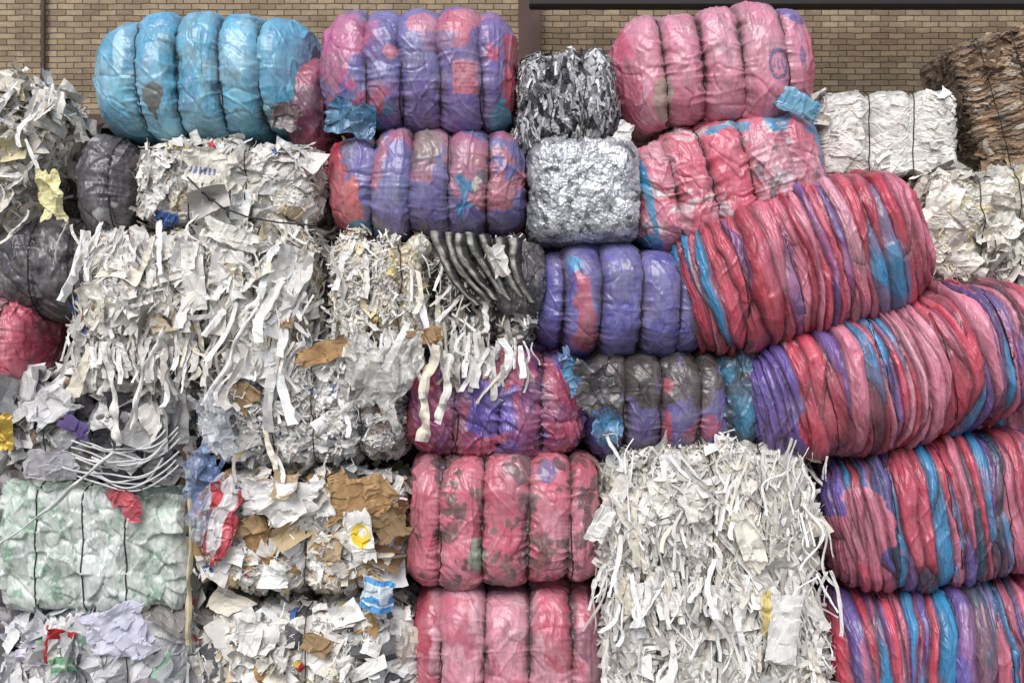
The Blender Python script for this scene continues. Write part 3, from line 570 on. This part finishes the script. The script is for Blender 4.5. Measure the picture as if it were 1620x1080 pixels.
def bent_stack():
    Vs=[];Fs=[];Cs=[];off=0
    rng=np.random.default_rng(5)
    nb=7
    for i in range(nb):
        x0=678+i*20+rng.uniform(-3,3);t=np.linspace(0,1,40);q=np.linspace(0,1,13)
        px=x0+(t**1.7)*(70-i*6)+3*np.sin(t*6+i*1.3);py=368+t*(112+rng.uniform(-22,8))+i*1.5+rng.uniform(-4,4)
        wd=(24+rng.uniform(-3,3))*(1-.35*t)+1
        X=(px[:,None]+wd[:,None]*q[None]-765)*U
        hgt=.075*np.sqrt(np.clip(1-(2*q-1)**2,0,1))[None]+0*t[:,None]
        Y=-.03-hgt+.014*vn(t[:,None]*9+i*7,q[None]*3,0,5)+.05*(t[:,None]**2)
        Z=(430-py[:,None])*U+0*q[None]+.006*vn(t[:,None]*20,q[None]*3+i,0,9)
        G=np.stack([X,Y,Z],-1)
        nzz=.12*vn(t[:,None]*7+i*9,q[None]*2,0,12)
        ww=(1-sstep(.10,.28,np.abs(q[None]-.38+nzz)))[...,None]
        c=lin((172,168,160))*ww+lin((62,60,60))*(1-ww)
        c=c*(.7+.45*rng.uniform(0,1,(40,1,1)))*(1+.35*vn(t[:,None]*14+i*3,q[None]*6,0,14))[...,None]
        Vs.append(G.reshape(-1,3));Fs.append(gridF(40,13)+off);off+=520;Cs.append(np.clip(c,0,1).reshape(-1,3))
    p,_=elev(765,430,0)
    mk_obj("bent_sheet_stack",mk_mesh("bent_sheet_stack",np.vstack(Vs),np.vstack(Fs),np.vstack(Cs),True,SHINY),loc=p,label="bulky black bundle with pale grey curved ridges",category="paper bundle")
bent_stack()
lobed((818,440,80,125),-0.05,0.4,[],(58,56,58),layers=[((110,108,106),0.3,12,8,.8),((34,34,36),0.1,14,14,.8)],seed=140,dip=0,wr=2,cr=1.5,nc=2.4,pc=2.4,wires=[],NUV=(140,160),label="black crumpled film lump behind the bent bundle",name="film_lump",shade_dirtc=(34,32,34))
def ribbon(name,label,cat,pts,w,c,y,seed,mat=None,amp=1.0):
    pts=np.array(pts,float);t=np.linspace(0,1,len(pts));q=np.linspace(0,1,60)
    px=np.interp(q,t,pts[:,0]);py=np.interp(q,t,pts[:,1])
    for _ in range(8):
        px[1:-1]=(px[:-2]+2*px[1:-1]+px[2:])/4;py[1:-1]=(py[:-2]+2*py[1:-1]+py[2:])/4
    px+=amp*3.0*vn(q*6,0*q+seed,0,seed+1);py+=amp*1.5*vn(q*6,0*q+seed,0,seed+2)
    p0,k=elev(pts[0,0],pts[0,1],y)
    X=(px-px[0])*U*k;Z=-(py-py[0])*U*k
    T=np.stack([np.gradient(X),np.gradient(Z)],-1);T/=np.linalg.norm(T,axis=1)[:,None]
    nx=-T[:,1];nz_=T[:,0]
    ww=w*U*k*(1+.4*vn(q*9,0*q+seed,0,seed))
    tw=1.0*vn(q*5,0*q+seed,0,seed+3)
    G=[]
    for s in (-.5,-.17,.17,.5):
        G.append(np.stack([X+nx*ww*s*np.cos(tw),.02*vn(q*9,0*q+seed,0,seed+5)+ww*s*np.sin(tw)-.012*(abs(s)<.3)+.004*vn(q*30,0*q+s*9,0,seed+6),Z+nz_*ww*s*np.cos(tw)],-1))
    G=np.stack(G,1)
    return mk_obj(name,mk_mesh(name,G,gridF(60,4),np.tile(lin(c),(240,1)),False,mat or PAPER),loc=p0,label=label,category=cat)
ribbon("paper_strip","long white paper strip dangling from ragged bale","paper",[(168,540),(172,590),(185,650),(186,705)],12,(230,226,217),-.13,1)
ribbon("paper_strip","narrow white strip hanging diagonally from ragged bale","paper",[(262,515),(235,560),(215,620),(205,680)],8,(228,224,216),-.13,2)
ribbon("paper_strip","white paper tape draped across two bales","paper",[(412,470),(385,520),(355,580),(320,640)],9,(232,229,225),-.13,3)
ribbon("paper_strip","wide white strip hanging over purple bale","paper",[(690,545),(676,600),(674,650),(664,702)],21,(228,219,200),-.10,4,amp=2)
ribbon("paper_strip","thin white strip hanging over purple bale","paper",[(706,555),(700,600),(700,640),(686,672)],13,(230,225,214),-.11,5,amp=2)
ribbon("paper_strip","ragged white strip dangling beside wider strip","paper",[(668,550),(664,590),(670,630)],9,(232,226,214),-.11,8,amp=2)
ribbon("plastic_tape","thin pale tape stretched across green sheet bale","tape",[(180,715),(120,770),(60,820),(0,862)],5,(214,214,209),-.10,6,SHINY)
ribbon("wooden_slat","pale wooden slat standing between two bale columns","slat",[(298,770),(300,860),(298,940),(294,1020)],8,(200,186,150),-.10,7)
rg=np.random.default_rng(77)
for i in range(13):
    a=694+i*5+rg.uniform(-4,4);x0=120+rg.uniform(-35,45)
    q=np.linspace(0,1,30);X0=(265+rg.uniform(-10,22)-x0)*U
    sag=rg.uniform(.05,.10)
    pth=np.stack([q*X0,-.02*np.sin(q*9+i)-.01,-sag*np.sin(q*np.pi*.85)+.10*q**5+.008*np.sin(q*11+i*2)],-1)
    V,F=tube(pth,.0052,False,8)
    pp,_=elev(x0,a,-.05-.004*(i%5))
    mk_obj("white_tube",mk_mesh("white_tube",V,F,np.tile(lin((216,216,214)),(len(V),1)),True,SHINY),loc=pp,label="thin pale plastic tube curving over the grey bale",category="tube",group="bundle of pale plastic tubes")
V,F=tube([[0,0,0],[.09,-.01,-.09],[.2,-.02,-.17],[.33,-.02,-.22],[.5,-.01,-.25],[.7,0,-.265]],.005,False)
p,_=elev(296,280,-.07)
mk_obj("black_cable",mk_mesh("black_cable",V,F,None,True,plain("black_rubber",(25,25,26),.5)),loc=p,label="thin black cable sagging across white paper bale",category="cable")

# ================= SETTING
import bmesh
def boxmesh(name,x0,x1,y0,y1,z0,z1,mat,bev=0.0):
    bm=bmesh.new();bmesh.ops.create_cube(bm,size=1)
    for v in bm.verts:
        v.co=Vector(((v.co.x)*(x1-x0),(v.co.y)*(y1-y0),(v.co.z)*(z1-z0)))
    if bev:bmesh.ops.bevel(bm,geom=bm.edges[:],offset=bev,segments=2,affect='EDGES')
    m=bpy.data.meshes.new(name);bm.to_mesh(m);bm.free();m.materials.append(mat)
    return m,((x0+x1)/2,(y0+y1)/2,(z0+z1)/2)
g=bpy.data.meshes.new("ground");g.from_pydata([(-300,-300,0),(300,-300,0),(300,300,0),(-300,300,0)],[],[(0,1,2,3)]);g.materials.append(CONC)
mk_obj("ground",g,kind="structure")
m,t,b=nt("yellow_brick");L=t.links.new
sp=N(t,'ShaderNodeSeparateXYZ');cb=N(t,'ShaderNodeCombineXYZ')
ge=N(t,'ShaderNodeNewGeometry');L(ge.outputs['Position'],sp.inputs[0]);L(sp.outputs['X'],cb.inputs['X']);L(sp.outputs['Z'],cb.inputs['Y'])
nw=N(t,'ShaderNodeTexNoise',Scale=6.0,Detail=4.0);L(ge.outputs['Position'],nw.inputs['Vector'])
mw=N(t,'ShaderNodeVectorMath',operation='MULTIPLY_ADD');L(nw.outputs['Color'],mw.inputs[0]);mw.inputs[1].default_value=(.022,.022,0);L(cb.outputs[0],mw.inputs[2])
bk=N(t,'ShaderNodeTexBrick');L(mw.outputs[0],bk.inputs['Vector'])
bk.inputs['Scale'].default_value=1.0;bk.inputs['Brick Width'].default_value=.155;bk.inputs['Row Height'].default_value=.054;bk.inputs['Mortar Size'].default_value=.0065;bk.inputs['Mortar Smooth'].default_value=.8
bk.inputs['Color1'].default_value=(*lin((178,157,127)),1);bk.inputs['Color2'].default_value=(*lin((138,117,93)),1);bk.inputs['Mortar'].default_value=(*lin((98,86,73)),1);bk.inputs['Bias'].default_value=-.1
n5=N(t,'ShaderNodeTexNoise',Scale=2.5,Detail=8.0,Roughness=.75);L(ge.outputs['Position'],n5.inputs['Vector'])
r5=N(t,'ShaderNodeMapRange');r5.inputs['From Min'].default_value=.3;r5.inputs['From Max'].default_value=.7;r5.inputs['To Min'].default_value=.62;r5.inputs['To Max'].default_value=1.12;L(n5.outputs['Fac'],r5.inputs['Value'])
n6=N(t,'ShaderNodeTexNoise',Scale=30.0,Detail=6.0,Roughness=.75);L(ge.outputs['Position'],n6.inputs['Vector'])
r6=N(t,'ShaderNodeMapRange');r6.inputs['From Min'].default_value=.3;r6.inputs['From Max'].default_value=.7;r6.inputs['To Min'].default_value=.8;r6.inputs['To Max'].default_value=1.13;L(n6.outputs['Fac'],r6.inputs['Value'])
mm=N(t,'ShaderNodeMath',operation='MULTIPLY');L(r5.outputs[0],mm.inputs[0]);L(r6.outputs[0],mm.inputs[1])
sc=N(t,'ShaderNodeVectorMath',operation='SCALE');L(bk.outputs['Color'],sc.inputs[0]);L(mm.outputs[0],sc.inputs['Scale']);L(sc.outputs[0],b.inputs['Base Color'])
bp=N(t,'ShaderNodeBump',Strength=.7,Distance=.01);bp.invert=True;L(bk.outputs['Fac'],bp.inputs['Height']);L(bp.outputs[0],b.inputs['Normal'])
b.inputs['Roughness'].default_value=.9
BRICK=m
WY=4.0;k=(CAMD+WY)/CAMD
def wx(px):return (px-CX)*U*k
def wz(py):return CAMZ+(CZ-py)*U*k
root=bpy.data.objects.new("brick_building",None);col.objects.link(root);root.location=(0,WY,0)
root["label"]="yellow brick warehouse wall with steel column and lintel";root["category"]="building"
def part(name,a,mat,bev=0):
    x0,x1,y0,y1,z0,z1=a;me,l=boxmesh(name,*a,mat,bev)
    mk_obj(name,me,loc=(l[0],l[1]-WY,l[2]),parent=root)
ox0,ox1,oz=wx(-60),wx(420),wz(184)
part("wall",(-14,ox0,WY,WY+.35,0,7.5),BRICK)
part("wall",(ox0,ox1,WY,WY+.35,oz,7.5),BRICK)
part("wall",(ox1,14,WY,WY+.35,0,7.5),BRICK)
part("lintel",(ox0-.05,ox1+.05,WY-.05,WY-.002,oz-.12,oz+.01),RUST,.004)
part("door",(ox0,ox1,WY+.2,WY+.26,0,oz),DARK)
part("column",(wx(824),wx(851),WY-.14,WY-.003,0,7.4),RUST,.006)
part("column_flange",(wx(820),wx(855),WY-.155,WY-.141,0,7.4),RUST,.003)
V,F=tube([[wx(72),-.05,z] for z in np.linspace(oz+.02,7.3,8)],.022,False,12)
mk_obj("drainpipe",mk_mesh("drainpipe",V,F,None,True,RUST),parent=root)
part("eave_beam",(wx(835),14,WY-.9,WY-.75,wz(56),wz(56)+.4),DARKST,.01)
V,F=tube([[x,-.3,wz(22)+.01*math.sin(x*2)] for x in np.linspace(wx(860),13,30)],.03,False,10)
mk_obj("overhead_pipe",mk_mesh("overhead_pipe",V,F,None,True,DARKST),parent=root)

# ================= LIGHT
w=bpy.data.worlds.new("World");bpy.context.scene.world=w;w.use_nodes=True
T=w.node_tree;bg=T.nodes['Background'];sk=T.nodes.new('ShaderNodeTexSky');sk.sky_type='NISHITA';sk.sun_disc=False
sk.sun_elevation=math.radians(52);sk.sun_rotation=math.radians(195);sk.dust_density=2.0;sk.air_density=1.0
T.links.new(sk.outputs[0],bg.inputs[0]);bg.inputs[1].default_value=.15
sd=bpy.data.lights.new("sun",'SUN');sd.energy=2.6;sd.angle=math.radians(38);sd.color=(1,.98,.955)
so=bpy.data.objects.new("sun",sd);col.objects.link(so);so.rotation_euler=(math.radians(46),0,math.radians(-14));so.location=(-3,-6,9)
cd=bpy.data.cameras.new("camera");co=bpy.data.objects.new("camera",cd);col.objects.link(co)
cd.sensor_width=36;cd.lens=36*CAMD/(1620*U);cd.clip_end=2000
co.location=(0,-CAMD,CAMZ);co.rotation_euler=(math.radians(90),0,0)
bpy.context.scene.camera=co
vs=bpy.context.scene.view_settings;vs.view_transform='Standard';vs.look='None';vs.exposure=0
